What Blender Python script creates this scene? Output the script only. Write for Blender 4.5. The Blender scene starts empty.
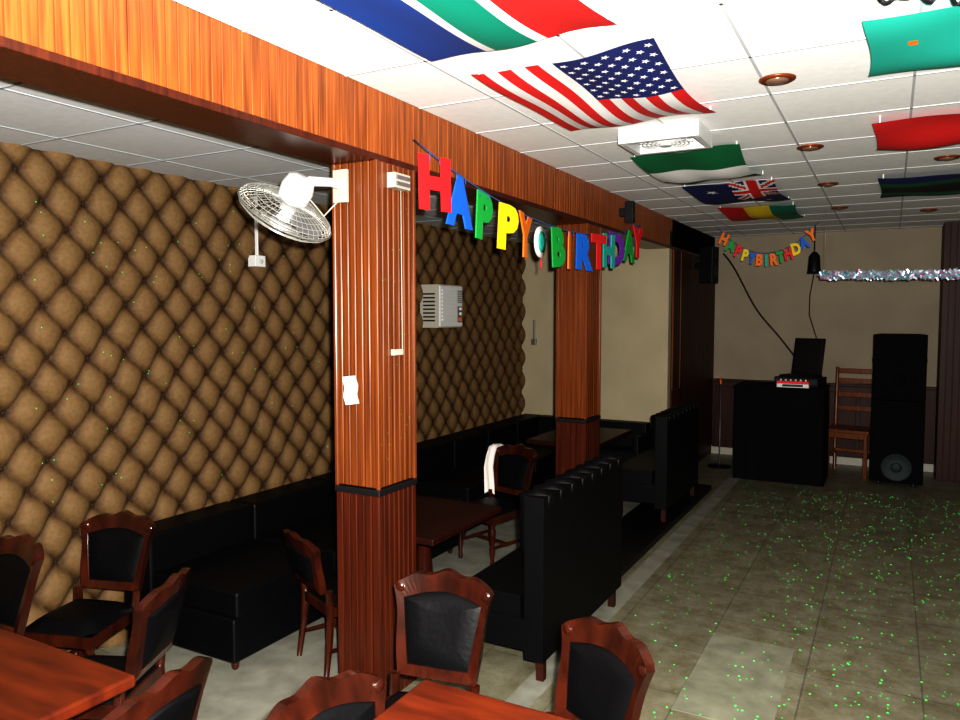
import bpy, math, random
from mathutils import Vector, Matrix, Quaternion
random.seed(7)
R=math.radians
sc=bpy.context.scene
try:
    sc.view_settings.view_transform='Standard'
    sc.view_settings.look='High Contrast'
except Exception as e: print(e)

# ------------------------------------------------------------ materials
def mat(name,col,rough=.6,metal=0,noise=0,nscale=8,stretch=(1,1,1),bump=0,emit=None,col2=None,coat=0,spec=None):
    m=bpy.data.materials.new(name); m.use_nodes=True
    nt=m.node_tree; b=nt.nodes['Principled BSDF']
    b.inputs['Base Color'].default_value=(*col,1)
    b.inputs['Roughness'].default_value=rough
    b.inputs['Metallic'].default_value=metal
    if coat: b.inputs['Coat Weight'].default_value=coat; b.inputs['Coat Roughness'].default_value=.12
    if spec is not None: b.inputs['Specular IOR Level'].default_value=spec
    if emit:
        b.inputs['Emission Color'].default_value=(*emit[:3],1); b.inputs['Emission Strength'].default_value=emit[3]
    if noise or bump:
        tc=nt.nodes.new('ShaderNodeTexCoord'); mp=nt.nodes.new('ShaderNodeMapping')
        mp.inputs['Scale'].default_value=stretch
        nt.links.new(tc.outputs['Object'],mp.inputs[0])
        n=nt.nodes.new('ShaderNodeTexNoise'); n.inputs['Scale'].default_value=nscale; n.inputs['Detail'].default_value=5
        nt.links.new(mp.outputs[0],n.inputs['Vector'])
        if noise:
            r=nt.nodes.new('ShaderNodeValToRGB')
            c2=col2 if col2 else tuple(c*(1-noise) for c in col)
            r.color_ramp.elements[0].position=.32; r.color_ramp.elements[1].position=.68
            r.color_ramp.elements[0].color=(*c2,1); r.color_ramp.elements[1].color=(*col,1)
            nt.links.new(n.outputs['Fac'],r.inputs[0]); nt.links.new(r.outputs[0],b.inputs['Base Color'])
        if bump:
            bp=nt.nodes.new('ShaderNodeBump'); bp.inputs['Strength'].default_value=bump; bp.inputs['Distance'].default_value=.01
            nt.links.new(n.outputs['Fac'],bp.inputs['Height']); nt.links.new(bp.outputs[0],b.inputs['Normal'])
    return m

M={}
M['beam']=mat('orange_varnished_wood',(.34,.095,.017),.35,noise=.6,nscale=4,stretch=(18,18,.7),col2=(.14,.035,.008),bump=.15)
M['col']=mat('red_varnished_wood',(.195,.055,.012),.3,noise=.5,nscale=4,stretch=(22,22,.5),col2=(.085,.022,.007),bump=.1)
M['collow']=mat('dark_red_wood',(.080,.017,.006),.3,noise=.5,nscale=4,stretch=(22,22,.5),col2=(.035,.008,.004))
M['dwood']=mat('dark_brown_wood',(.045,.012,.006),.5,noise=.5,nscale=3,stretch=(6,6,.5),spec=.25)
M['chairwood']=mat('mahogany',(.060,.013,.006),.22,noise=.5,nscale=5,stretch=(3,3,1),col2=(.018,.005,.003),coat=.3)
M['table']=mat('table_mahogany',(.115,.020,.006),.3,noise=.45,nscale=4,stretch=(1,6,1),col2=(.050,.009,.004))
M['dtable']=mat('dark_table_wood',(.03,.008,.005),.4,noise=.4,nscale=4,stretch=(1,6,1),spec=.25)
M['leather']=mat('black_leather',(.0032,.0032,.004),.5,bump=.12,nscale=60,spec=.18)
M['blackcloth']=mat('black_cloth',(.004,.004,.005),.85,spec=.15)
M['blackplastic']=mat('black_plastic',(.006,.006,.008),.45,spec=.3)
M['darkcone']=mat('speaker_cone',(.022,.034,.038),.6,spec=.3)
M['rubber']=mat('dark_trim',(.012,.011,.012),.35)
M['beige']=mat('beige_paint',(.40,.345,.23),.8,noise=.12,nscale=3)
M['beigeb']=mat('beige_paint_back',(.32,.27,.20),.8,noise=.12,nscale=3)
M['white']=mat('white_plastic',(.62,.63,.63),.4)
M['cream']=mat('cream_plastic',(.40,.39,.33),.4)
M['grey']=mat('grey_metal',(.16,.165,.17),.4,metal=.4)
M['steel']=mat('wire_steel',(.45,.45,.42),.35,metal=.5)
M['string']=mat('ribbon_string',(.05,.10,.30),.6)
M['paper']=mat('white_paper',(.7,.7,.68),.7)
M['glare_cloth']=mat('white_glare_fabric',(.85,.78,.76),.9)
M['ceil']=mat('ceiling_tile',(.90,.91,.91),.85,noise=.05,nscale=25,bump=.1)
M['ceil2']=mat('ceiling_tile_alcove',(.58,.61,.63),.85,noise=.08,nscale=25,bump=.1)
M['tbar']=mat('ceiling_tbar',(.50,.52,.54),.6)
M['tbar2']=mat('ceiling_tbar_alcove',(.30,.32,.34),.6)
M['copper']=mat('copper_ring',(.24,.06,.02),.35,metal=.5)
M['bulb']=mat('reflector_bulb',(.30,.18,.13),.25,metal=.5)
M['wallplain']=mat('plain_plaster',(.25,.21,.15),.85,noise=.1,nscale=3)
M['step']=mat('black_granite',(.010,.008,.008),.4,noise=.4,nscale=40,spec=.3)
M['border']=mat('pale_stone',(.28,.28,.235),.5,noise=.35,nscale=9)
M['patch']=mat('light_marble_tile',(.27,.275,.205),.5,noise=.35,nscale=8)
for n,c in dict(red=(.75,.015,.02),blue=(.01,.14,.62),green=(.01,.36,.06),yellow=(.85,.62,.01),orange=(.85,.20,.01),teal=(.02,.40,.32),navy=(.012,.02,.11),
    fwhite=(.8,.8,.8),fblack=(.01,.01,.012),fgreen=(.0,.22,.15),fdgreen=(.006,.13,.05),fred=(.62,.02,.02),fblue=(.008,.05,.24),fyellow=(.75,.55,.03),purple=(.15,.03,.35)).items():
    M[n]=mat('cloth_'+n,c,.65)
M['tinsel']=mat('silver_tinsel',(.45,.52,.62),.3,metal=.45)
M['tinselg']=mat('aqua_tinsel',(.15,.45,.50),.3,metal=.45)
M['tinselp']=mat('pink_tinsel',(.50,.25,.42),.3,metal=.45)
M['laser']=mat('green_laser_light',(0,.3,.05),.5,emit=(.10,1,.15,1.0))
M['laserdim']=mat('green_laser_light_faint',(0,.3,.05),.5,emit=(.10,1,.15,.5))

def floor_mat(name,c1,c2,grout,size,off=(0,0)):
    m=bpy.data.materials.new(name); m.use_nodes=True; nt=m.node_tree; b=nt.nodes['Principled BSDF']
    tc=nt.nodes.new('ShaderNodeTexCoord')
    br=nt.nodes.new('ShaderNodeTexBrick'); br.offset=0; br.squash=1
    br.inputs['Scale'].default_value=1
    br.inputs['Brick Width'].default_value=size; br.inputs['Row Height'].default_value=size
    br.inputs['Mortar Size'].default_value=.004; br.inputs['Mortar Smooth'].default_value=.3
    br.inputs['Color1'].default_value=(*c1,1); br.inputs['Color2'].default_value=(*c2,1); br.inputs['Mortar'].default_value=(*grout,1)
    mp=nt.nodes.new('ShaderNodeMapping'); mp.inputs['Location'].default_value=(off[0],off[1],0)
    nt.links.new(tc.outputs['Object'],mp.inputs[0]); nt.links.new(mp.outputs[0],br.inputs['Vector'])
    n=nt.nodes.new('ShaderNodeTexNoise'); n.inputs['Scale'].default_value=7; n.inputs['Detail'].default_value=10; n.inputs['Roughness'].default_value=.8
    nt.links.new(tc.outputs['Object'],n.inputs['Vector'])
    rp=nt.nodes.new('ShaderNodeValToRGB'); rp.color_ramp.elements[0].position=.35; rp.color_ramp.elements[1].position=.65
    rp.color_ramp.elements[0].color=(.48,.42,.32,1); rp.color_ramp.elements[1].color=(1,1,1,1)
    nt.links.new(n.outputs['Fac'],rp.inputs[0])
    mx=nt.nodes.new('ShaderNodeMixRGB'); mx.blend_type='MULTIPLY'; mx.inputs[0].default_value=1
    nt.links.new(br.outputs['Color'],mx.inputs[1]); nt.links.new(rp.outputs[0],mx.inputs[2])
    nt.links.new(mx.outputs[0],b.inputs['Base Color']); b.inputs['Roughness'].default_value=.4
    return m
M['floor']=floor_mat('grey_olive_marble_tiles',(.255,.25,.185),(.215,.212,.155),(.14,.14,.115),.45,(.29,.05))

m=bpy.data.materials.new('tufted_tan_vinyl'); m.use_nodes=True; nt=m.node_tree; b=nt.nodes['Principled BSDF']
at=nt.nodes.new('ShaderNodeAttribute'); at.attribute_name='crease_shade'
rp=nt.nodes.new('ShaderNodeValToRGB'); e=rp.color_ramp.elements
e[0].position=0; e[0].color=(.022,.010,.005,1); e[1].position=.66; e[1].color=(.148,.092,.041,1)  # shade of creases and buttons painted into the vinyl colour
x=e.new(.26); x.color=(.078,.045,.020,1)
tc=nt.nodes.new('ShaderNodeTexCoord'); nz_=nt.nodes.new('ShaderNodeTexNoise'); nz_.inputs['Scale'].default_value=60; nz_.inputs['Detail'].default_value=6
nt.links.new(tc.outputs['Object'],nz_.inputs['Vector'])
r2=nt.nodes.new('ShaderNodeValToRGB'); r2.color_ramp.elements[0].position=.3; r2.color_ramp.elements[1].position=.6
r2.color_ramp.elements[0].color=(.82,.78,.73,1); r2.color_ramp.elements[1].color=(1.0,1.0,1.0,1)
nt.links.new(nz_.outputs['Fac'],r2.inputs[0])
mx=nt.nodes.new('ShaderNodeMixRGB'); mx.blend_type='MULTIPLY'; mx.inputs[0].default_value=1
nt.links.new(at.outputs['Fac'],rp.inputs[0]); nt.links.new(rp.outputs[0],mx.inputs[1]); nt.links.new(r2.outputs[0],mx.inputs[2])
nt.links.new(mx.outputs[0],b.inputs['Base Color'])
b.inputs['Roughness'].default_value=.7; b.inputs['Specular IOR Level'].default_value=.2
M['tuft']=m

# ------------------------------------------------------------ mesh builder
class MB:
    def __init__(s,*mats): s.v=[];s.f=[];s.m=[];s.sm=[];s.mats=list(mats);s.T=Matrix()
    def mi(s,k):
        if k not in s.mats: s.mats.append(k)
        return s.mats.index(k)
    def add(s,vs,fs,k,smooth=False):
        o=len(s.v); s.v+= [tuple(s.T@Vector(p)) for p in vs]
        i=s.mi(k)
        for f in fs: s.f.append([a+o for a in f]); s.m.append(i); s.sm.append(smooth)
    def box(s,x0,x1,y0,y1,z0,z1,k,rot=None):
        vs=[(x,y,z) for z in(z0,z1) for y in(y0,y1) for x in(x0,x1)]
        if rot: vs=[tuple(rot@Vector(p)) for p in vs]
        s.add(vs,[(0,2,3,1),(4,5,7,6),(0,1,5,4),(2,6,7,3),(0,4,6,2),(1,3,7,5)],k)
    def tube(s,pts,r,k,n=6,closed=False,cap=True):
        pts=[Vector(p) for p in pts]; rr=r if isinstance(r,(list,tuple)) else [r]*len(pts)
        vs=[];N=len(pts); up=None
        for i,p in enumerate(pts):
            if closed: d=pts[(i+1)%N]-pts[i-1]
            else: d=pts[min(i+1,N-1)]-pts[max(i-1,0)]
            d.normalize()
            if up is None:
                up=Vector((0,0,1)) if abs(d.z)<.9 else Vector((1,0,0))
            a=d.cross(up); 
            if a.length<1e-5: a=d.orthogonal()
            a.normalize(); bb=a.cross(d).normalized(); up=bb
            for j in range(n):
                t=2*math.pi*j/n; vs.append(p+a*math.cos(t)*rr[i]+bb*math.sin(t)*rr[i])
        fs=[]
        for i in range(N if closed else N-1):
            for j in range(n):
                i2=(i+1)%N; fs.append((i*n+j,i*n+(j+1)%n,i2*n+(j+1)%n,i2*n+j))
        if not closed and cap:
            fs.append(tuple(range(n))); fs.append(tuple((N-1)*n+j for j in reversed(range(n))))
        s.add(vs,fs,k,True)
    def lathe(s,prof,k,n=20,c=(0,0,0),q=None):
        vs=[];c=Vector(c)
        for r,z in prof:
            for j in range(n):
                t=2*math.pi*j/n; p=Vector((r*math.cos(t),r*math.sin(t),z))
                if q: p=q@p
                vs.append(p+c)
        fs=[(i*n+j,i*n+(j+1)%n,(i+1)*n+(j+1)%n,(i+1)*n+j) for i in range(len(prof)-1) for j in range(n)]
        fs.append(tuple(reversed(range(n)))); fs.append(tuple((len(prof)-1)*n+j for j in range(n)))
        s.add(vs,fs,k,True)
    def mesh(s,me,T,k):
        s.add([T@v.co for v in me.vertices],[tuple(p.vertices) for p in me.polygons],k)
    def obj(s,name,loc=(0,0,0),rz=0,bevel=0,seg=2):
        me=bpy.data.meshes.new(name); me.from_pydata(s.v,[],s.f)
        for k in s.mats: me.materials.append(M[k])
        me.polygons.foreach_set('material_index',s.m); me.polygons.foreach_set('use_smooth',s.sm)
        me.update()
        o=bpy.data.objects.new(name,me); sc.collection.objects.link(o)
        o.location=loc; o.rotation_euler=(0,0,rz)
        if bevel:
            md=o.modifiers.new('b','BEVEL'); md.width=bevel; md.segments=seg; md.limit_method='ANGLE'; md.angle_limit=R(40); md.use_clamp_overlap=True
        return o

def textmesh(ch,size,off=.012,ext=.004):
    cu=bpy.data.curves.new('t','FONT'); cu.body=ch; cu.size=size; cu.extrude=ext; cu.offset=off; cu.align_x='CENTER'; cu.resolution_u=3
    o=bpy.data.objects.new('t',cu); sc.collection.objects.link(o)
    dg=bpy.context.evaluated_depsgraph_get(); dg.update()
    me=bpy.data.meshes.new_from_object(o.evaluated_get(dg))
    bpy.data.objects.remove(o)
    return me

H=2.485; AH=2.32; YB=8.9; BX=-1.8; WX=-3.25; AY=6.9
# ------------------------------------------------------------ shell
b=MB(); b.box(WX-.1,2.3,-1.5,YB+.1,-.1,0,'floor'); b.obj('floor')
b=MB(); b.box(BX,2.3,-1.5,YB+.1,H,H+.08,'ceil')
xs=-1.45
while xs<2.2: b.box(xs-.005,xs+.005,-1.5,YB,H-.003,H,'tbar'); xs+=.5
ys=-1.25
while ys<YB: b.box(BX,2.2,ys-.005,ys+.005,H-.003,H,'tbar'); ys+=.5
b.obj('ceiling')
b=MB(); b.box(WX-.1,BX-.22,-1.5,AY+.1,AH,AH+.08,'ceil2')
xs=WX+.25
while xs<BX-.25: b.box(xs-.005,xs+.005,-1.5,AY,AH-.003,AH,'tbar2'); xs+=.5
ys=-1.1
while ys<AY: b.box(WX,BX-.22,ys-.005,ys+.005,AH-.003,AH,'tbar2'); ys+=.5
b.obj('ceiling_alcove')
# tufted left wall
ny,nz=780,210; y0,y1=-.8,AY
vs=[];pf=[]
W_,H_=.20,.235
for j in range(nz+1):
    z=AH*j/nz
    for i in range(ny+1):
        y=y0+(y1-y0)*i/ny
        yy=y+.012*math.sin(z*9+y*3); zz=z+.012*math.sin(y*8+z*2)
        a=yy/W_+zz/H_; c=yy/W_-zz/H_
        a2=a+.025*math.sin(2*math.pi*c); c2=c-.025*math.sin(2*math.pi*a)
        sa=abs(math.sin(math.pi*a2)); sb=abs(math.sin(math.pi*c2))
        p=(sa*sb)**.5
        vs.append((WX+.050*p-.050,y,z))
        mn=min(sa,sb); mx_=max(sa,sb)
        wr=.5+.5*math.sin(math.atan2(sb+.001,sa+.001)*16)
        pf.append(max(0,min(1,mn**.55*(.28+.85*mx_)-.24*wr*(1-mx_))))  # colour mask: fold and pleat shade, darkest in the creases
fs=[(j*(ny+1)+i,j*(ny+1)+i+1,(j+1)*(ny+1)+i+1,(j+1)*(ny+1)+i) for j in range(nz) for i in range(ny)]
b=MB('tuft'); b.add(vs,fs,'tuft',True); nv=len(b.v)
b.box(WX-.15,WX-.06,-1.5,y1,0,AH,'wallplain')
for ia in range(-40,90):
    for ic in range(-40,90):
        y=(ia+ic)*W_/2; z=(ia-ic)*H_/2
        if y0+.05<y<y1-.02 and .03<z<AH-.02:
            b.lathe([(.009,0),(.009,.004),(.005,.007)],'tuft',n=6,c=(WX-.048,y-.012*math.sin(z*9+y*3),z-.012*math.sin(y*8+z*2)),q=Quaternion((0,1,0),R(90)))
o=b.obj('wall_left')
at=o.data.attributes.new('crease_shade','FLOAT','POINT')
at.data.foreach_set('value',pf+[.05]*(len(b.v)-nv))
b=MB(); b.box(WX-.1,BX,AY,AY+.1,0,AH+.05,'beige'); b.obj('wall_alcove_end')
b=MB(); b.box(BX,2.3,YB,YB+.1,0,H,'beigeb'); b.obj('wall_back')
b=MB(); b.box(2.2,2.3,-1.5,YB,0,H,'wallplain'); b.obj('wall_right')
b=MB(); b.box(WX-.1,2.3,-1.6,-1.5,0,H,'wallplain'); b.obj('wall_rear')
b=MB(); b.box(BX-.1,BX,AY+.1,YB+.1,0,H,'dwood')
yy=AY+.12
while yy<YB-.06:
    b.box(BX,BX+.012,yy,yy+.09,0.1,H-.27,'dwood'); yy+=.1
b.obj('wall_wood_partition')
b=MB(); b.box(BX+.01,.42,YB-.03,YB,.08,.84,'dwood'); b.box(BX+.01,.42,YB-.05,YB,.84,.87,'dwood')
xx=BX+.04
while xx<.3:
    b.box(xx,xx+.26,YB-.04,YB-.03,.16,.78,'dwood'); xx+=.3
b.obj('trim_wainscot',bevel=.004)
b=MB(); b.box(BX+.01,2.2,YB-.045,YB,0,.08,'cream'); b.obj('baseboard_back')

def slatbox(b,x0,x1,y0,y1,z0,z1,k,sw=.05,faces='xXyY',g=.006,d=.008):
    b.box(x0+d,x1-d,y0+d,y1-d,z0,z1,k)
    L=y1-y0; n=max(1,round(L/sw)); w=L/n
    for i in range(n):
        a=y0+i*w+g/2; c=a+w-g
        if 'X' in faces: b.box(x1-d,x1,a,c,z0,z1,k)
        if 'x' in faces: b.box(x0,x0+d,a,c,z0,z1,k)
    L=x1-x0; n=max(1,round(L/sw)); w=L/n
    for i in range(n):
        a=x0+i*w+g/2; c=a+w-g
        if 'y' in faces: b.box(a,c,y0,y0+d,z0,z1,k)
        if 'Y' in faces: b.box(a,c,y1-d,y1,z0,z1,k)
b=MB(); slatbox(b,BX-.22,BX,-1.5,YB,2.235,H,'beam',sw=.04,faces='xX',g=.003,d=.005)
b.box(BX-.225,BX+.006,-1.5,YB,2.21,2.235,'collow')
b.obj('ceiling_beam',bevel=.0015,seg=1)
def column(y0,y1,nm='wood_column'):
    b=MB(); x0,x1=BX-.2,BX+.01
    slatbox(b,x0,x1,y0,y1,.90,2.21,'col',sw=.036,g=.005,d=.010)
    b.box(x0-.010,x1+.010,y0-.010,y1+.010,.87,.895,'rubber')
    slatbox(b,x0-.006,x1+.006,y0-.006,y1+.006,0,.87,'collow',sw=.036,g=.005,d=.010)
    for (xa,ya) in ((x0,y0),(x1,y0),(x0,y1),(x1,y1)):
        b.box(xa-.008,xa+.008,ya-.008,ya+.008,.895,2.21,'col')
    return b.obj(nm,bevel=.003,seg=1)
column(2.42,2.68); column(4.75,5.02); column(7.02,7.30)
b=MB(); slatbox(b,.42,.75,8.45,8.84,0,H-.005,'dwood',sw=.06); b.obj('wood_pilaster',bevel=.002,seg=1)

b=MB(); b.box(-1.78,-1.40,4.15,6.98,0,.045,'step'); b.obj('trim_step',bevel=.006)
b=MB(); b.box(-1.36,-1.25,1.0,8.3,0,.003,'border'); b.obj('trim_floor_border')
b=MB(); b.box(-.74,-.36,2.97,3.80,0,.002,'patch'); b.obj('trim_floor_tile')
b=MB(); b.box(-3.2,-1.8,-1.4,AY-.05,0,.002,'border'); b.obj('trim_alcove_floor')

# ------------------------------------------------------------ flags
def flag(name,x0,x1,y0,y1,cf,nu=60,nv=36,amp=.02,droop=.03,ph=0,stars=None,skew=0):
    b=MB(); top=H-.012
    def pos(u,v):
        x=x0+(x1-x0)*v+skew*u; y=y0+(y1-y0)*u
        x+=.018*math.sin(u*3.14)*(.5-v)*2; y+=.018*math.sin(v*3.14)*(.5-u)*2
        sag=droop*(1-(2*u-1)**2)*.9+amp*(.5+.5*math.sin(u*7+v*3+ph))*(.4+.6*(1-(2*v-1)**2))+amp*.5*(.5+.5*math.sin(v*11-u*4+ph))
        return (x,y,top-sag)
    b.v=[pos(i/nu,j/nv) for j in range(nv+1) for i in range(nu+1)]
    for j in range(nv):
        for i in range(nu):
            b.f.append([j*(nu+1)+i,(j+1)*(nu+1)+i,(j+1)*(nu+1)+i+1,j*(nu+1)+i+1]); b.m.append(b.mi(cf((i+.5)/nu,(j+.5)/nv))); b.sm.append(True)
    if stars:
        for (su,sv,r) in stars:
            pts=[]
            for q in range(10):
                rr=r if q%2==0 else r*.4
                t=math.pi*q/5
                p=pos(su+rr*math.cos(t)/(y1-y0),sv+rr*math.sin(t)/abs(x1-x0)); pts.append((p[0],p[1],p[2]-.003))
            c=pos(su,sv); pts.append((c[0],c[1],c[2]-.004))
            b.add(pts,[(10,q,(q+1)%10) for q in range(10)],'fwhite')
    for (u,v) in ((0.02,.03),(.98,.03),(.02,.97),(.98,.97)):
        p=pos(u,v); b.tube([(p[0],p[1],p[2]+.001),(p[0],p[1],H)],.004,'ceil',n=6)
    return b.obj(name)
def sa(u,v):
    c=abs(v-.5)
    e=.5-u*1.25
    if u<.4:
        k2=abs(c-max(0,e))
        if c<max(0,e)-.15: return 'fblack'
        if c<max(0,e)-.10: return 'fyellow'
        if k2<.10 : return 'fgreen'
        if k2<.167: return 'fwhite'
    else:
        if c<.125: return 'fgreen'
        if c<.18: return 'fwhite'
    return 'fblue' if v<.5 else 'fred'
flag('south_african_flag',-1.39,-.74,1.05,2.2,sa,amp=.02)
def us(u,v):
    v=1-v
    if u<.48 and v<7/13: return 'navy'
    return 'fred' if int(v*13)%2==0 else 'fwhite'
st=[]
for r in range(9):
    n=6 if r%2==0 else 5
    for q in range(n):
        su=.48*((q+.5+(0 if n==6 else .5))/6); sv=1-(7/13)*((r+.75)/9.5)
        st.append((su,sv,.017))
flag('american_flag',-1.34,-.68,2.38,3.34,us,nu=66,nv=52,stars=st,ph=1)
flag('nigerian_flag',-1.27,-.70,4.02,4.95,lambda u,v:'fwhite' if .33<u<.67 else 'fdgreen',ph=2,droop=.06)
def au(u,v):
    w=1-v
    if u<.5 and w<.5:
        a,c=u/.5,w/.5
        if abs(a-.5)<.06 or abs(c-.5)<.1: return 'fred'
        if abs(a-.5)<.12 or abs(c-.5)<.18: return 'fwhite'
        if abs(a-c)<.06 or abs(a+c-1)<.06: return 'fred'
        if abs(a-c)<.14 or abs(a+c-1)<.14: return 'fwhite'
    return 'navy'
flag('australian_flag',-1.27,-.68,5.15,6.1,au,stars=[(.25,.25,.05),(.75,.8,.03),(.75,.2,.03),(.63,.55,.03),(.87,.6,.03)],ph=3)
flag('ghanaian_flag',-1.27,-.68,6.35,7.25,lambda u,v:['fred','fyellow','fgreen'][min(2,int(v*3))],ph=4)
flag('zambian_flag',-.10,.88,2.5,3.12,lambda u,v:'orange' if (u-.35)**2*.4+(v-.13)**2<.0003 else 'teal',ph=1.5)
def ke(u,v):
    if (u-.5)**2*.4+(v-.55)**2<.004: return 'fblack'
    return 'fred' if u<.72 else 'fdgreen'
flag('red_green_flag',-.10,.88,3.82,4.52,ke,ph=2.5,amp=.03)
flag('dark_striped_flag',-.10,.88,5.4,6.3,lambda u,v:['navy','fdgreen','fblack','fblack','fdgreen','navy'][min(5,int(u*6))] ,ph=.5)

for (x,y) in ((-.4,3.05),(-.4,4.35),(-.4,5.62),(-.4,6.9),(.25,5.0),(.25,7.4)):
    b=MB(); b.lathe([(.066,H-.001),(.066,H-.006),(.055,H-.012),(.044,H-.009)],'copper',n=28)
    b.lathe([(.042,H-.006),(.041,H-.012),(.028,H-.018),(.008,H-.022)],'bulb',n=20)
    b.obj('recessed_downlight',loc=(x,y,0))

b=MB(); w=.19
zt=H; zb=H-.07
for (x0,x1,y0,y1) in ((-w,w,-.15,-.12),(-w,w,.12,.15),(-w,-w+.03,-.12,.12),(w-.03,w,-.12,.12)): b.box(x0,x1,y0,y1,zb,zt,'white')
b.box(-w+.03,w-.03,-.12,.12,H-.02,H,'blackplastic')
for r in (.03,.05,.07,.09,.11): b.tube([(r*math.cos(t*math.pi/12),r*math.sin(t*math.pi/12),zb+.01) for t in range(24)],.0035,'white',n=4,closed=True)
for t in range(12): b.tube([(0,0,zb+.012),(.13*math.cos(t*math.pi/6),.12*math.sin(t*math.pi/6),zb+.012)],.003,'white',n=4)
b.lathe([(.03,zb),(.03,zb+.02)],'white')
b.obj('ceiling_ventilator',loc=(-.98,3.66,0),bevel=.004)

# ------------------------------------------------------------ letter banners
cols=['red','blue','green','yellow','orange','teal','green','orange','blue','fred','teal','purple','green','red']
word='HAPPY*BIRTHDAY'
b=MB(); X=-1.70
def zt_(y): return 2.10+.19*((y-4.15)/1.55)**2
b.tube([(X if 2.5<y<5.7 else BX+.012,y,zt_(y)) for y in [2.55+.1*i for i in range(33)]],.003,'string',n=5)
TL={}
for ch in sorted(set(word)-{'*'}): TL[ch]=textmesh(ch,.285,off=.016)
for i,ch in enumerate(word):
    y=2.71+i*.218; z=zt_(y)
    rot=Matrix.Translation((X+random.uniform(-.01,.03),y,z-.21))@Matrix.Rotation(R(90+random.uniform(-14,14)),4,'Z')@Matrix.Rotation(R(90),4,'X')@Matrix.Rotation(R(random.uniform(-5,5)),4,'Z')
    if ch=='*':
        b.T=rot
        b.lathe([(.02,-.006),(.085,-.004),(.085,.004),(.02,.006)],'fwhite',n=24,c=(0,.10,0))
        b.lathe([(.02,.006),(.06,.0065),(.02,.008)],'teal',n=20,c=(.015,.10,0))
        b.tube([(0,.02,0),(.01,-.02,0),(-.005,-.05,0)],.004,'red',n=5)
        b.T=Matrix()
    else:
        b.mesh(TL[ch],rot,cols[i])
        b.tube([(X,y-.04,zt_(y-.04)),(X,y-.04,z-.03)],.0025,'string',n=4); b.tube([(X,y+.04,zt_(y+.04)),(X,y+.04,z-.03)],.0025,'string',n=4)
b.obj('happy_birthday_banner')
b=MB(); Y=7.75
def z2(x): return 2.20+.26*((x+1.08)/.45)**2
b.tube([(-1.53+.05*i,Y,z2(-1.53+.05*i)) for i in range(19)],.003,'string',n=5)
for i,ch in enumerate('HAPPYBIRTHDAY'):
    x=-1.50+i*.07
    T=Matrix.Translation((x,Y,z2(x)-.12))@Matrix.Rotation(R(90),4,'X')@Matrix.Rotation(R(math.degrees(math.atan(.52*(x+1.08)/.2))*.5),4,'Z')@Matrix.Scale(.52,4)
    b.mesh(TL[ch],T@Matrix.Scale(.75,4,(1,0,0)),['orange','green','red','yellow','blue','orange','teal'][i%7])
b.tube([(-1.53,Y,z2(-1.53)),(-1.56,Y,H)],.003,'string',n=5); b.tube([(-.63,Y,z2(-.63)),(-.62,Y,H)],.003,'string',n=5)
b.obj('letter_garland')

b=MB()
for i in range(2200):
    x=random.uniform(-.53,1.9); a=random.uniform(0,6.28); r=random.uniform(.005,.034)
    c=Vector((x,6.9+r*math.cos(a),1.935+r*math.sin(a)-.02*math.sin((x+.55)*1.3)))
    d=Vector((random.uniform(-1,1),random.uniform(-.5,.5),random.uniform(-1,1))).normalized(); e_=d.cross(Vector((random.uniform(-.5,.5),1,random.uniform(-.5,.5)))).normalized()
    L=.018;w=.006
    b.add([c-d*L-e_*w,c+d*L-e_*w,c+d*L+e_*w,c-d*L+e_*w],[(0,1,2,3)],random.choice(['tinsel','tinsel','tinsel','tinselg','tinselp']))
b.tube([(-.55,6.9,1.935),(.6,6.9,1.915),(1.9,6.9,1.935)],.008,'tinsel')
for x in(-.5,.75,1.85): b.tube([(x,6.9,1.94),(x,6.9,H)],.001,'steel',n=4)
b.obj('tinsel_garland')

# black zigzag streamer hanging under the ceiling at the right
b=MB(); pts=[(-.06+.011*i,2.35+.42*(.011*i)*(1 if i<24 else 24/i)+.035*math.sin(i*1.15),H-.03+.012*math.cos(i*.9)) for i in range(40)]
b.tube(pts,.006,'fblack',n=5)
for k_ in (1,14,26,38): b.tube([pts[k_],(pts[k_][0],pts[k_][1],H)],.002,'fblack',n=4)
b.obj('paper_streamer')

# ------------------------------------------------------------ wall fan
n=Vector((-.60,.05,-.78)).normalized(); q=n.to_track_quat('Z','Y')
C=Vector((-2.085,2.23,2.0))
b=MB(); b.T=Matrix.Translation(C)@q.to_matrix().to_4x4()
RR=.19
def cage(r,f): return f*(.055*math.sqrt(max(0,1-(r/RR)**2)))
for f in(1,-1):
    for r in(.05,.08,.11,.14,.165,.182,.19):
        b.tube([(r*math.cos(t*math.pi/18),r*math.sin(t*math.pi/18),cage(r,f)) for t in range(36)],.0022 if r<.19 else .005,'steel',n=4,closed=True)
    for t in range(44):
        a=t*math.pi/22
        b.tube([(r*math.cos(a),r*math.sin(a),cage(r,f)) for r in (.04,.09,.14,.17,.19)],.0016,'steel',n=4)
b.lathe([(.045,.050),(.045,.058),(.02,.064)],'white',c=(0,0,0))
b.lathe([(.03,-.03),(.03,.03),(.015,.04)],'white')
for t in range(3):
    a0=t*2*math.pi/3; vs=[]
    for i in range(8):
        r=.03+.13*i/7
        wd=.25+.55*math.sin(math.pi*min(1,(i+1)/8))
        for s_ in(-1,1):
            a=a0+s_*wd*.6; vs.append((r*math.cos(a),r*math.sin(a),s_*.02))
    b.add(vs,[(2*i,2*i+1,2*i+3,2*i+2) for i in range(7)],'grey',True)
b.lathe([(.045,-.05),(.060,-.062),(.064,-.11),(.052,-.15),(.028,-.162)],'white',n=24)
b.T=Matrix()
p=C-n*.12
b.tube([p,p+Vector((.03,.03,.02)),Vector((-1.945,2.33,2.12)),Vector((-1.945,2.41,2.12))],[.022,.02,.018,.02],'white',n=10)
b.box(-1.985,-1.915,2.393,2.407,2.05,2.18,'cream')
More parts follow.
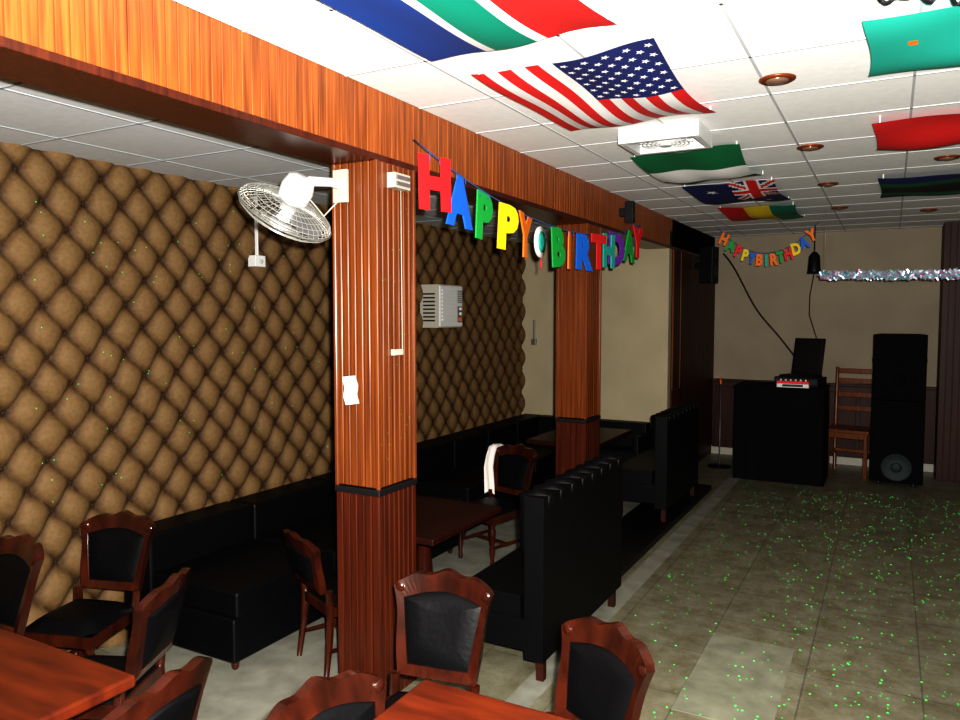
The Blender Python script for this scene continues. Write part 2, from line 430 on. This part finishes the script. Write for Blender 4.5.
b.tube([Vector((-1.95,2.39,2.06)),Vector((-1.98,2.33,1.99)),p+Vector((.02,0,-.02))],.004,'cream',n=6)
b.obj('wall_fan',bevel=.002)

b=MB(); b.box(WX-.03,WX+.03,3.19,3.27,1.88,1.945,'white'); b.box(WX-.01,WX+.012,3.225,3.235,1.945,2.31,'white')
b.lathe([(.012,0),(.012,.012),(.006,.014)],'cream',n=12,c=(WX+.03,3.23,1.91),q=Quaternion((0,1,0),R(90))); b.obj('wall_switch_box',bevel=.003)
b=MB(); x=WX-.03
b.box(x,x+.17,5.0,5.36,1.50,1.84,'cream'); b.box(x+.17,x+.185,5.01,5.35,1.51,1.83,'white')
for i in range(9): b.box(x+.185,x+.195,5.03,5.25,1.555+i*.029,1.57+i*.029,'white')
for i in range(7): b.box(x+.185,x+.19,5.27,5.34,1.70+i*.015,1.708+i*.015,'grey')
b.box(x+.185,x+.19,5.27,5.34,1.54,1.67,'grey'); b.box(x+.19,x+.192,5.28,5.33,1.55,1.58,'orange')
for zz in(1.61,1.65): b.lathe([(.014,0),(.012,.014)],'white',n=14,c=(x+.19,5.305,zz),q=Quaternion((0,1,0),R(90)))
for i in range(8): b.box(x+.03,x+.14,4.997,5.0,1.55+i*.03,1.562+i*.03,'blackplastic')
b.obj('window_air_conditioner',bevel=.004)
b=MB(); b.box(WX+.09,WX+.11,AY-.015,AY,1.35,1.55,'grey'); b.box(WX+.075,WX+.125,AY-.03,AY,1.30,1.36,'grey'); b.obj('wall_socket',bevel=.003)
b=MB(); b.box(BX+.011,BX+.05,2.49,2.60,2.11,2.17,'cream'); b.box(BX+.05,BX+.056,2.50,2.59,2.12,2.135,'grey'); b.box(BX+.05,BX+.056,2.50,2.59,2.145,2.16,'grey')
b.tube([(BX+.016,2.58,2.11),(BX+.016,2.585,1.45)],.0025,'cream',n=6)
b.box(BX+.011,BX+.025,2.51,2.58,1.435,1.46,'cream'); b.obj('column_switch',bevel=.002)
b=MB()
vs=[]
for j in range(9):
    for i in range(7):
        u=i/6; v=j/8
        vs.append((-1.935+.07*u,2.405-.018*(abs(u-.5)*2)**2*(.4+.6*v)-.01*math.sin(v*5)**2,1.235+.115*v+.01*u))
b.add(vs,[(j*7+i,j*7+i+1,(j+1)*7+i+1,(j+1)*7+i) for j in range(8) for i in range(6)],'paper',True)
b.obj('paper_notice')

def wall_speaker(loc,rz,name='wall_speaker',s=1):
    b=MB(); b.box(-.07*s,.07*s,-.08*s,.06*s,-.18*s,.18*s,'blackplastic')
    b.lathe([(.055*s,0),(.05*s,.006),(.02*s,.002)],'darkcone',n=20,c=(0,-.081*s,-.07*s),q=Quaternion((1,0,0),R(90)))
    b.lathe([(.025*s,0),(.02*s,.006),(.01*s,.002)],'darkcone',n=20,c=(0,-.081*s,.09*s),q=Quaternion((1,0,0),R(90)))
    b.box(-.015,.015,.06*s,.12*s+.02,-.03,.03,'blackplastic')
    b.obj(name,loc=loc,rz=rz,bevel=.006)
wall_speaker((BX+.17,7.75,2.1),R(75)) 
wall_speaker((BX+.125,5.3,2.34),R(90),s=.42)
b=MB(); b.lathe([(.02,2.22),(.05,2.18),(.06,2.04),(.065,2.01),(.04,2.015)],'blackplastic',n=20); b.tube([(0,0,2.2),(0,0,H)],.005,'fblack')
b.tube([(.0,.03,2.02),(-.04,.1,1.8),(-.05,.2,1.6),(.02,.3,1.35)],.004,'fblack'); b.obj('hanging_spotlight',loc=(-.68,8.1,0))
b=MB(); pts=[]
for i in range(30):
    t=i/29; pts.append((BX+.1+t*.78,YB-.02-.01*math.sin(t*3),2.3-1.15*t+.05*math.sin(t*9)*(1-t)-.06*math.sin(math.pi*t)))
b.tube(pts,.010,'dtable',n=5); b.obj('wall_cable')

# ------------------------------------------------------------ DJ corner
b=MB(); x0,x1,y0,y1=-1.32,-.52,7.6,8.15
def rect(t):
    P=[(x0,y0),(x1,y0),(x1,y1),(x0,y1),(x0,y0)]; L=[x1-x0,y1-y0,x1-x0,y1-y0]; s=t*sum(L)
    for k in range(4):
        if s<=L[k]+1e-9:
            f=s/L[k]; return (P[k][0]+(P[k+1][0]-P[k][0])*f,P[k][1]+(P[k+1][1]-P[k][1])*f)
        s-=L[k]
    return P[0]
N=160; cx,cy=(x0+x1)/2,(y0+y1)/2
vs=[]
for z,am in ((.90,.0),(.88,.004),(.5,.012),(.0,.022)):
    for i in range(N):
        x,y=rect(i/N); w=1+am*math.sin(i*.9)+am*.6
        vs.append((cx+(x-cx)*w,cy+(y-cy)*w,z))
fs=[(l*N+i,(l+1)*N+i,(l+1)*N+(i+1)%N,l*N+(i+1)%N) for l in range(3) for i in range(N)]
fs.append(tuple(range(N)))
b.add(vs,fs,'blackcloth',True); b.box(x0-.01,x1+.01,y0-.01,y1+.01,.90,.915,'blackcloth')
b.obj('draped_dj_table')
b=MB(); b.box(-.16,.16,-.11,.11,0,.018,'blackplastic'); 
T=Matrix.Translation((0,.11,.018))@Matrix.Rotation(R(-12),4,'X')
b.T=T; b.box(-.15,.15,0,.012,0,.36,'blackplastic'); b.box(-.135,.135,-.002,0,.015,.345,'rubber'); b.T=Matrix()
for i in range(5): b.box(-.14,.14,-.08+i*.03,-.06+i*.03,.018,.021,'rubber')
b.obj('laptop',loc=(-.76,7.92,1.0),rz=R(-20),bevel=.003)
b=MB(); b.box(-.2,.2,-.14,.14,.0,.085,'blackplastic'); b.box(-.19,.19,-.141,-.139,.02,.07,'darkcone')
b.obj('amplifier',loc=(-.76,7.92,.915),rz=R(-12),bevel=.005)
b=MB(); b.box(-.14,.14,-.07,.07,0,.035,'white'); b.box(-.14,.14,-.07,.07,.035,.06,'red'); b.box(-.09,.09,-.072,-.070,.008,.03,'blackplastic')
for i in range(6): b.lathe([(.010,0),(.008,.016)],'white',n=10,c=(-.11+i*.044,-.02,.06))
for i in range(4): b.box(-.1+i*.06,-.09+i*.06,.01,.05,.06,.066,'blackplastic')
b.obj('dj_mixer',loc=(-.80,7.68,.915),bevel=.003)
b=MB()
for sx in(-1,1):
    b.box(sx*.17-.018,sx*.17+.018,-.18,-.145,0,.44,'col')
    b.tube([(sx*.17,.18,0),(sx*.17,.17,.45),(sx*.175,.21,.8),(sx*.18,.25,1.06)],[.018,.02,.018,.016],'col',n=8)
    b.box(sx*.17-.01,sx*.17+.01,-.15,.17,.18,.21,'col')
b.box(-.2,.2,-.2,.19,.44,.47,'col'); b.box(-.17,.17,-.17,-.15,.38,.44,'col'); b.box(-.17,.17,.15,.17,.20,.23,'col')
for z in(.62,.76,.90,1.0): 
    yy=.17+(z-.45)*.14
    b.box(-.17,.17,yy,yy+.018,z,z+.05,'col')
b.obj('wooden_chair',loc=(-.33,8.35,0),rz=R(-8),bevel=.004)
b=MB()
def cab(z0,z1,r,cz):
    X0,X1=-.22,.22
    vs=[(X0,0,z0),(X1,0,z0),(X1*.75,.4,z0),(X0*.75,.4,z0),(X0,0,z1),(X1,0,z1),(X1*.75,.4,z1),(X0*.75,.4,z1)]
    b.add(vs,[(3,2,1,0),(4,5,6,7),(0,1,5,4),(1,2,6,5),(2,3,7,6),(3,0,4,7)],'blackcloth')
    b.box(X0+.02,X1-.02,-.012,0,z0+.03,z1-.03,'blackcloth')
    q_=Quaternion((1,0,0),R(90))
    b.lathe([(r,.0),(r*.95,.012),(r*.85,.004),(r*.35,-.0),(r*.3,.012),(.01,.018)],'darkcone' if r<.14 else 'blackcloth',n=32,c=(0,-.013,cz),q=q_)
    b.box(-.12,.12,-.02,-.012,z1-.2,z1-.08,'blackcloth')
    for sx in(-1,1): b.box(sx*.221-.004,sx*.221+.004,.05,.15,(z0+z1)/2+.05,(z0+z1)/2+.08,'blackplastic')
cab(.03,.80,.13,.18); cab(.81,1.42,.15,1.0)
for sx in(-.18,.18):
    for yy in(.05,.32): b.lathe([(.02,0),(.02,.03)],'rubber',n=10,c=(sx*.8,yy,0))
b.obj('pa_speaker_stack',loc=(.08,7.95,0),bevel=.008)
b=MB(); b.lathe([(.12,0),(.12,.012),(.02,.02)],'blackplastic',n=24); b.tube([(0,0,.01),(0,0,.88)],.006,'grey'); b.tube([(0,0,.88),(0,-.02,.94)],[.008,.014],'orange',n=10); b.obj('microphone_stand',loc=(-1.55,8.1,0))

# ------------------------------------------------------------ chairs
def chair(loc,rz,tall=.74,s=1,name='dining_chair'):
    b=MB(); tall=tall/s; b.T=Matrix.Scale(s,4)
    prof=[(.013,0),(.017,.02),(.012,.05),(.020,.11),(.014,.15),(.022,.20),(.024,.25),(.016,.27),(.023,.29),(.023,.32)]
    for sx in(-1,1):
        b.lathe(prof,'chairwood',n=12,c=(sx*.15,-.15,0))
        b.tube([(sx*.165,.19,0),(sx*.155,.165,.18),(sx*.15,.155,.34),(sx*.155,.165,.43)],[.014,.018,.022,.02],'chairwood',n=8)
    for sx in(-1,1): b.tube([(sx*.15,-.15,.13),(sx*.152,0,.13),(sx*.155,.17,.13)],[.009,.014,.009],'chairwood',n=8)
    b.tube([(-.152,0,.13),(0,0,.13),(.152,0,.13)],[.009,.014,.009],'chairwood',n=8)
    def trap(z0,z1,g,k):
        vs=[]
        for z in(z0,z1):
            vs+=[(-.185-g,-.18-g,z),(.185+g,-.18-g,z),(.165+g,.17,z),(-.165-g,.17,z)]
        b.add(vs,[(3,2,1,0),(4,5,6,7),(0,1,5,4),(1,2,6,5),(2,3,7,6),(3,0,4,7)],k)
    trap(.30,.35,0,'chairwood')
    n=8; vs=[]
    for j in range(n+1):
        for i in range(n+1):
            u=i/n*2-1;v=j/n*2-1
            hw=.172-(.012*(v+1)/2); x=u*hw; y=-.005+v*.165
            e_=(1-u**6)*(1-v**6)
            vs.append((x,y,.35+.045*e_**.5))
    b.add(vs,[(j*(n+1)+i,j*(n+1)+i+1,(j+1)*(n+1)+i+1,(j+1)*(n+1)+i) for j in range(n) for i in range(n)],'leather',True)
    out=[];inn=[]
    zb=.42; zt=tall-.06
    ns=8; nt=24
    def side(sx,q):
        z=zb+(zt-zb)*q
        return (sx*(.150+.045*q**1.5+.006*math.sin(q*6)),z),(sx*(.118+.035*q),zb+.035+(zt-zb-.075)*q)
    for i in range(ns+1): o_,i_=side(-1,i/ns); out.append(o_);inn.append(i_)
    for i in range(1,nt):
        q=i/nt; x=-.195+.39*q
        crest=.052*math.sin(math.pi*q)**.55+.009*math.cos((q-.5)*6*math.pi)*math.sin(math.pi*q)
        out.append((x,zt+crest)); inn.append((-.153+.306*q,zt-.04+.028*math.sin(math.pi*q)))
    for i in range(ns,-1,-1): o_,i_=side(1,i/ns); out.append(o_);inn.append(i_)
    def Y(z,x): return .165+.22*(z-.42)+.15*(z-.42)**2+.03*(1-(x/.19)**2)
    N=len(out); th=.034
    vs=[]
    for (x,z) in out: vs.append((x,Y(z,x),z))
    for (x,z) in inn: vs.append((x,Y(z,x),z))
    for (x,z) in out: vs.append((x,Y(z,x)+th,z))
    for (x,z) in inn: vs.append((x,Y(z,x)+th,z))
    fs=[]
    for i in range(N):
        j=(i+1)%N
        fs+=[(i,j,N+j,N+i),(2*N+j,2*N+i,3*N+i,3*N+j),(j,i,2*N+i,2*N+j),(N+i,N+j,3*N+j,3*N+i)]
    b.add(vs,fs,'chairwood')
    for sx in(-1,1):
        b.lathe([(.018,-.006),(.020,0),(.010,.006)],'chairwood',n=14,c=(sx*.172,Y(zt,.172)-.003,zt-.005),q=Quaternion((1,0,0),R(90)))
    cx=sum(p[0] for p in inn)/N; cz=sum(p[1] for p in inn)/N
    for sgn,base in((-1,.006),(1,th-.006)):
        vs=[]
        for lv,(k_,bl) in enumerate(((1,0),(.85,.014),(.5,.02),(0.02,.022))):
            for (x,z) in inn:
                xx=cx+(x-cx)*k_; zz=cz+(z-cz)*k_
                vs.append((xx,Y(zz,xx)+base+sgn*bl,zz))
        fs=[]
        for l in range(3):
            for i in range(N):
                j=(i+1)%N; f=(l*N+i,l*N+j,(l+1)*N+j,(l+1)*N+i); fs.append(f if sgn<0 else f[::-1])
        fs.append(tuple(3*N+i for i in range(N)))
        b.add(vs,fs,'leather',True)
    return b.obj(name,loc=(loc[0],loc[1],0.0025 if loc[0]<-1.8 else 0.0005),rz=rz,bevel=.006)

chair((-2.95,1.38),R(0),tall=.74,s=.95)
chair((-2.94,1.90),R(18),tall=.71,s=.93)
chair((-2.38,1.59),R(-64),tall=.71,s=.93)
chair((-1.79,1.14),R(-80),tall=.735,s=.97)
chair((-2.19,2.70),R(155),tall=.64,s=.90)
chair((-1.27,1.90),R(10),tall=.72,s=.92)
chair((-.81,1.80),R(-30),tall=.71,s=.95)
chair((-.95,1.33),R(78),tall=.70,s=.93)
chair((-2.27,4.30),R(-15),tall=.72,s=.95)
# white towel added for the flash glare on the corner of that chair's back
b=MB(); vs=[]
path=[(.150,.37),(.150,.45),(.155,.55),(.165,.63),(.185,.690),(.225,.705),(.268,.685),(.27,.60),(.265,.50)]
for (y,z) in path:
    for i in range(6):
        u=i/5; vs.append((-.205+.085*u+.008*math.sin(z*20),y-.006*math.sin(u*9+z*6),z+(.012*u if z>.4 else .02*math.sin(u*3))))
b.add(vs,[(j*6+i,j*6+i+1,(j+1)*6+i+1,(j+1)*6+i) for j in range(len(path)-1) for i in range(5)],'glare_cloth',True)
b.obj('white_glare_cloth',loc=(-2.27,4.30,.004),rz=R(-15))

def table(x0,x1,y0,y1,z,k,name='dining_table',gz=0):
    b=MB(); cx,cy=(x0+x1)/2,(y0+y1)/2; a,c=(x1-x0)/2,(y1-y0)/2
    b.box(-a,a,-c,c,z-.035,z,k); b.box(-a*.5,a*.5,-c*.6,c*.6,z-.06,z-.035,'chairwood')
    b.lathe([(.05,.06),(.035,.12),(.05,.25),(.035,.4),(.05,z-.06)],'chairwood',n=16)
    for i in range(4):
        t=i*math.pi/2+math.pi/4
        b.tube([(.03*math.cos(t),.03*math.sin(t),.10),(.12*math.cos(t),.12*math.sin(t),.07),(.2*math.cos(t),.2*math.sin(t),.02)],[.025,.022,.02],'chairwood',n=8)
    b.obj(name,loc=(cx,cy,gz),bevel=.008)
table(-2.70,-1.77,.55,1.29,.625,'table',gz=.001)
table(-1.08,-.55,.95,1.66,.62,'table')
table(-2.36,-1.81,2.86,3.55,.57,'dtable',gz=.0025)
table(-2.4,-1.84,5.1,5.95,.66,'dtable',gz=.0025)

def bench(y0,y1,xo,z0=0,h=.83,name='booth_bench'):
    b=MB(); L=y1-y0
    xb=-.09
    b.box(xb,0,0,L,.10,h,'leather')
    n=int(L/.12); w=L/n
    for i in range(n):
        b.tube([(xb+.002,(i+.5)*w,h-.24),(xb+.002,(i+.5)*w,h-.01),(xb*.5,(i+.5)*w,h-.002),(-.004,(i+.5)*w,h-.01),(-.012,(i+.5)*w,h-.06)],[w*.36,w*.40,w*.2,w*.16,w*.1],'leather',n=10)
    b.box(-.40,xb,0.0,L,.14,.28,'leather'); b.box(-.41,xb-.02,.005,L-.005,.28,.38,'leather')
    for yy in(.04,L-.08):
        for xx in(-.39,-.05):
            b.box(xx,xx+.035,yy,yy+.035,0,.14,'dwood')
    b.obj(name,loc=(xo,y0,z0),bevel=.014,seg=3)
bench(2.88,3.95,-1.27,z0=.0035,h=.82)
bench(5.5,6.55,-1.43,z0=.046,h=.80)

def sofa(x0,x1,y0,y1,name='leather_sofa',h=.56,ret=None):
    b=MB(); L=y1-y0; D=x1-x0
    b.box(0,D,0,L,.06,.26,'leather'); n=max(1,round(L/.62)); w=L/n
    for i in range(n):
        b.box(.2,D+.01,i*w+.01,(i+1)*w-.01,.26,.38,'leather')
        b.box(.0,.2,i*w+.006,(i+1)*w-.006,.26,h,'leather')
    if ret:
        b.box(D,ret,L-.45,L-.15,.06,.38,'leather'); b.box(.2,ret,L-.15,L,.06,h,'leather')
        b.box(ret-.04,ret+.02,L-.45,L,.06,h-.08,'leather')
    for yy in(.06,L-.06):
        for xx in(.06,D-.06): b.lathe([(.015,0),(.022,.06)],'chairwood',n=10,c=(xx,yy,0))
    b.obj(name,loc=(x0,y0,.0025),bevel=.02,seg=3)
sofa(WX+.01,-2.49,2.3,4.3)
sofa(WX+.01,-2.6,4.55,6.87,h=.60,ret=1.3)

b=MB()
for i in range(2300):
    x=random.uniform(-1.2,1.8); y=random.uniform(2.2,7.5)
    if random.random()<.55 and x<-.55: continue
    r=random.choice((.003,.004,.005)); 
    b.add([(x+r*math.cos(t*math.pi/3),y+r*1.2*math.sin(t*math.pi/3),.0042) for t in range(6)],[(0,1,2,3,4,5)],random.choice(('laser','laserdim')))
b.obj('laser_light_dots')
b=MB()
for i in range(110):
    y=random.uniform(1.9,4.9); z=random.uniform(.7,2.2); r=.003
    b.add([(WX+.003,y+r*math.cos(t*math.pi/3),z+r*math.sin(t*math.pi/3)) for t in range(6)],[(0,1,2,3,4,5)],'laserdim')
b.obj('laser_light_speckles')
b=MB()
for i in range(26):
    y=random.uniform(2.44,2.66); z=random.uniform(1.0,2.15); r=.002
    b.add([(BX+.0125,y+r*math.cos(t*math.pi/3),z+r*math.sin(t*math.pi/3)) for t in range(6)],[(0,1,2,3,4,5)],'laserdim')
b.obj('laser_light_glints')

ld=bpy.data.lights.new('flash','SPOT'); ld.energy=1000; ld.spot_size=R(120); ld.spot_blend=.6; ld.shadow_soft_size=.02; ld.color=(1,.955,.89)
lo=bpy.data.objects.new('camera_flash',ld); sc.collection.objects.link(lo); lo.location=(.05,.02,1.66)
lo.rotation_euler=(R(92),0,R(30))
w=bpy.data.worlds.new('w'); sc.world=w; w.use_nodes=True; w.node_tree.nodes['Background'].inputs[0].default_value=(.5,.6,.7,1); w.node_tree.nodes['Background'].inputs[1].default_value=.01
cd=bpy.data.cameras.new('cam'); cd.lens=28.125; cd.sensor_width=36; cd.clip_start=.02
co=bpy.data.objects.new('camera',cd); sc.collection.objects.link(co)
co.location=(0,0,1.6); co.rotation_euler=(R(90-3.43),0,R(28.7)); sc.camera=co
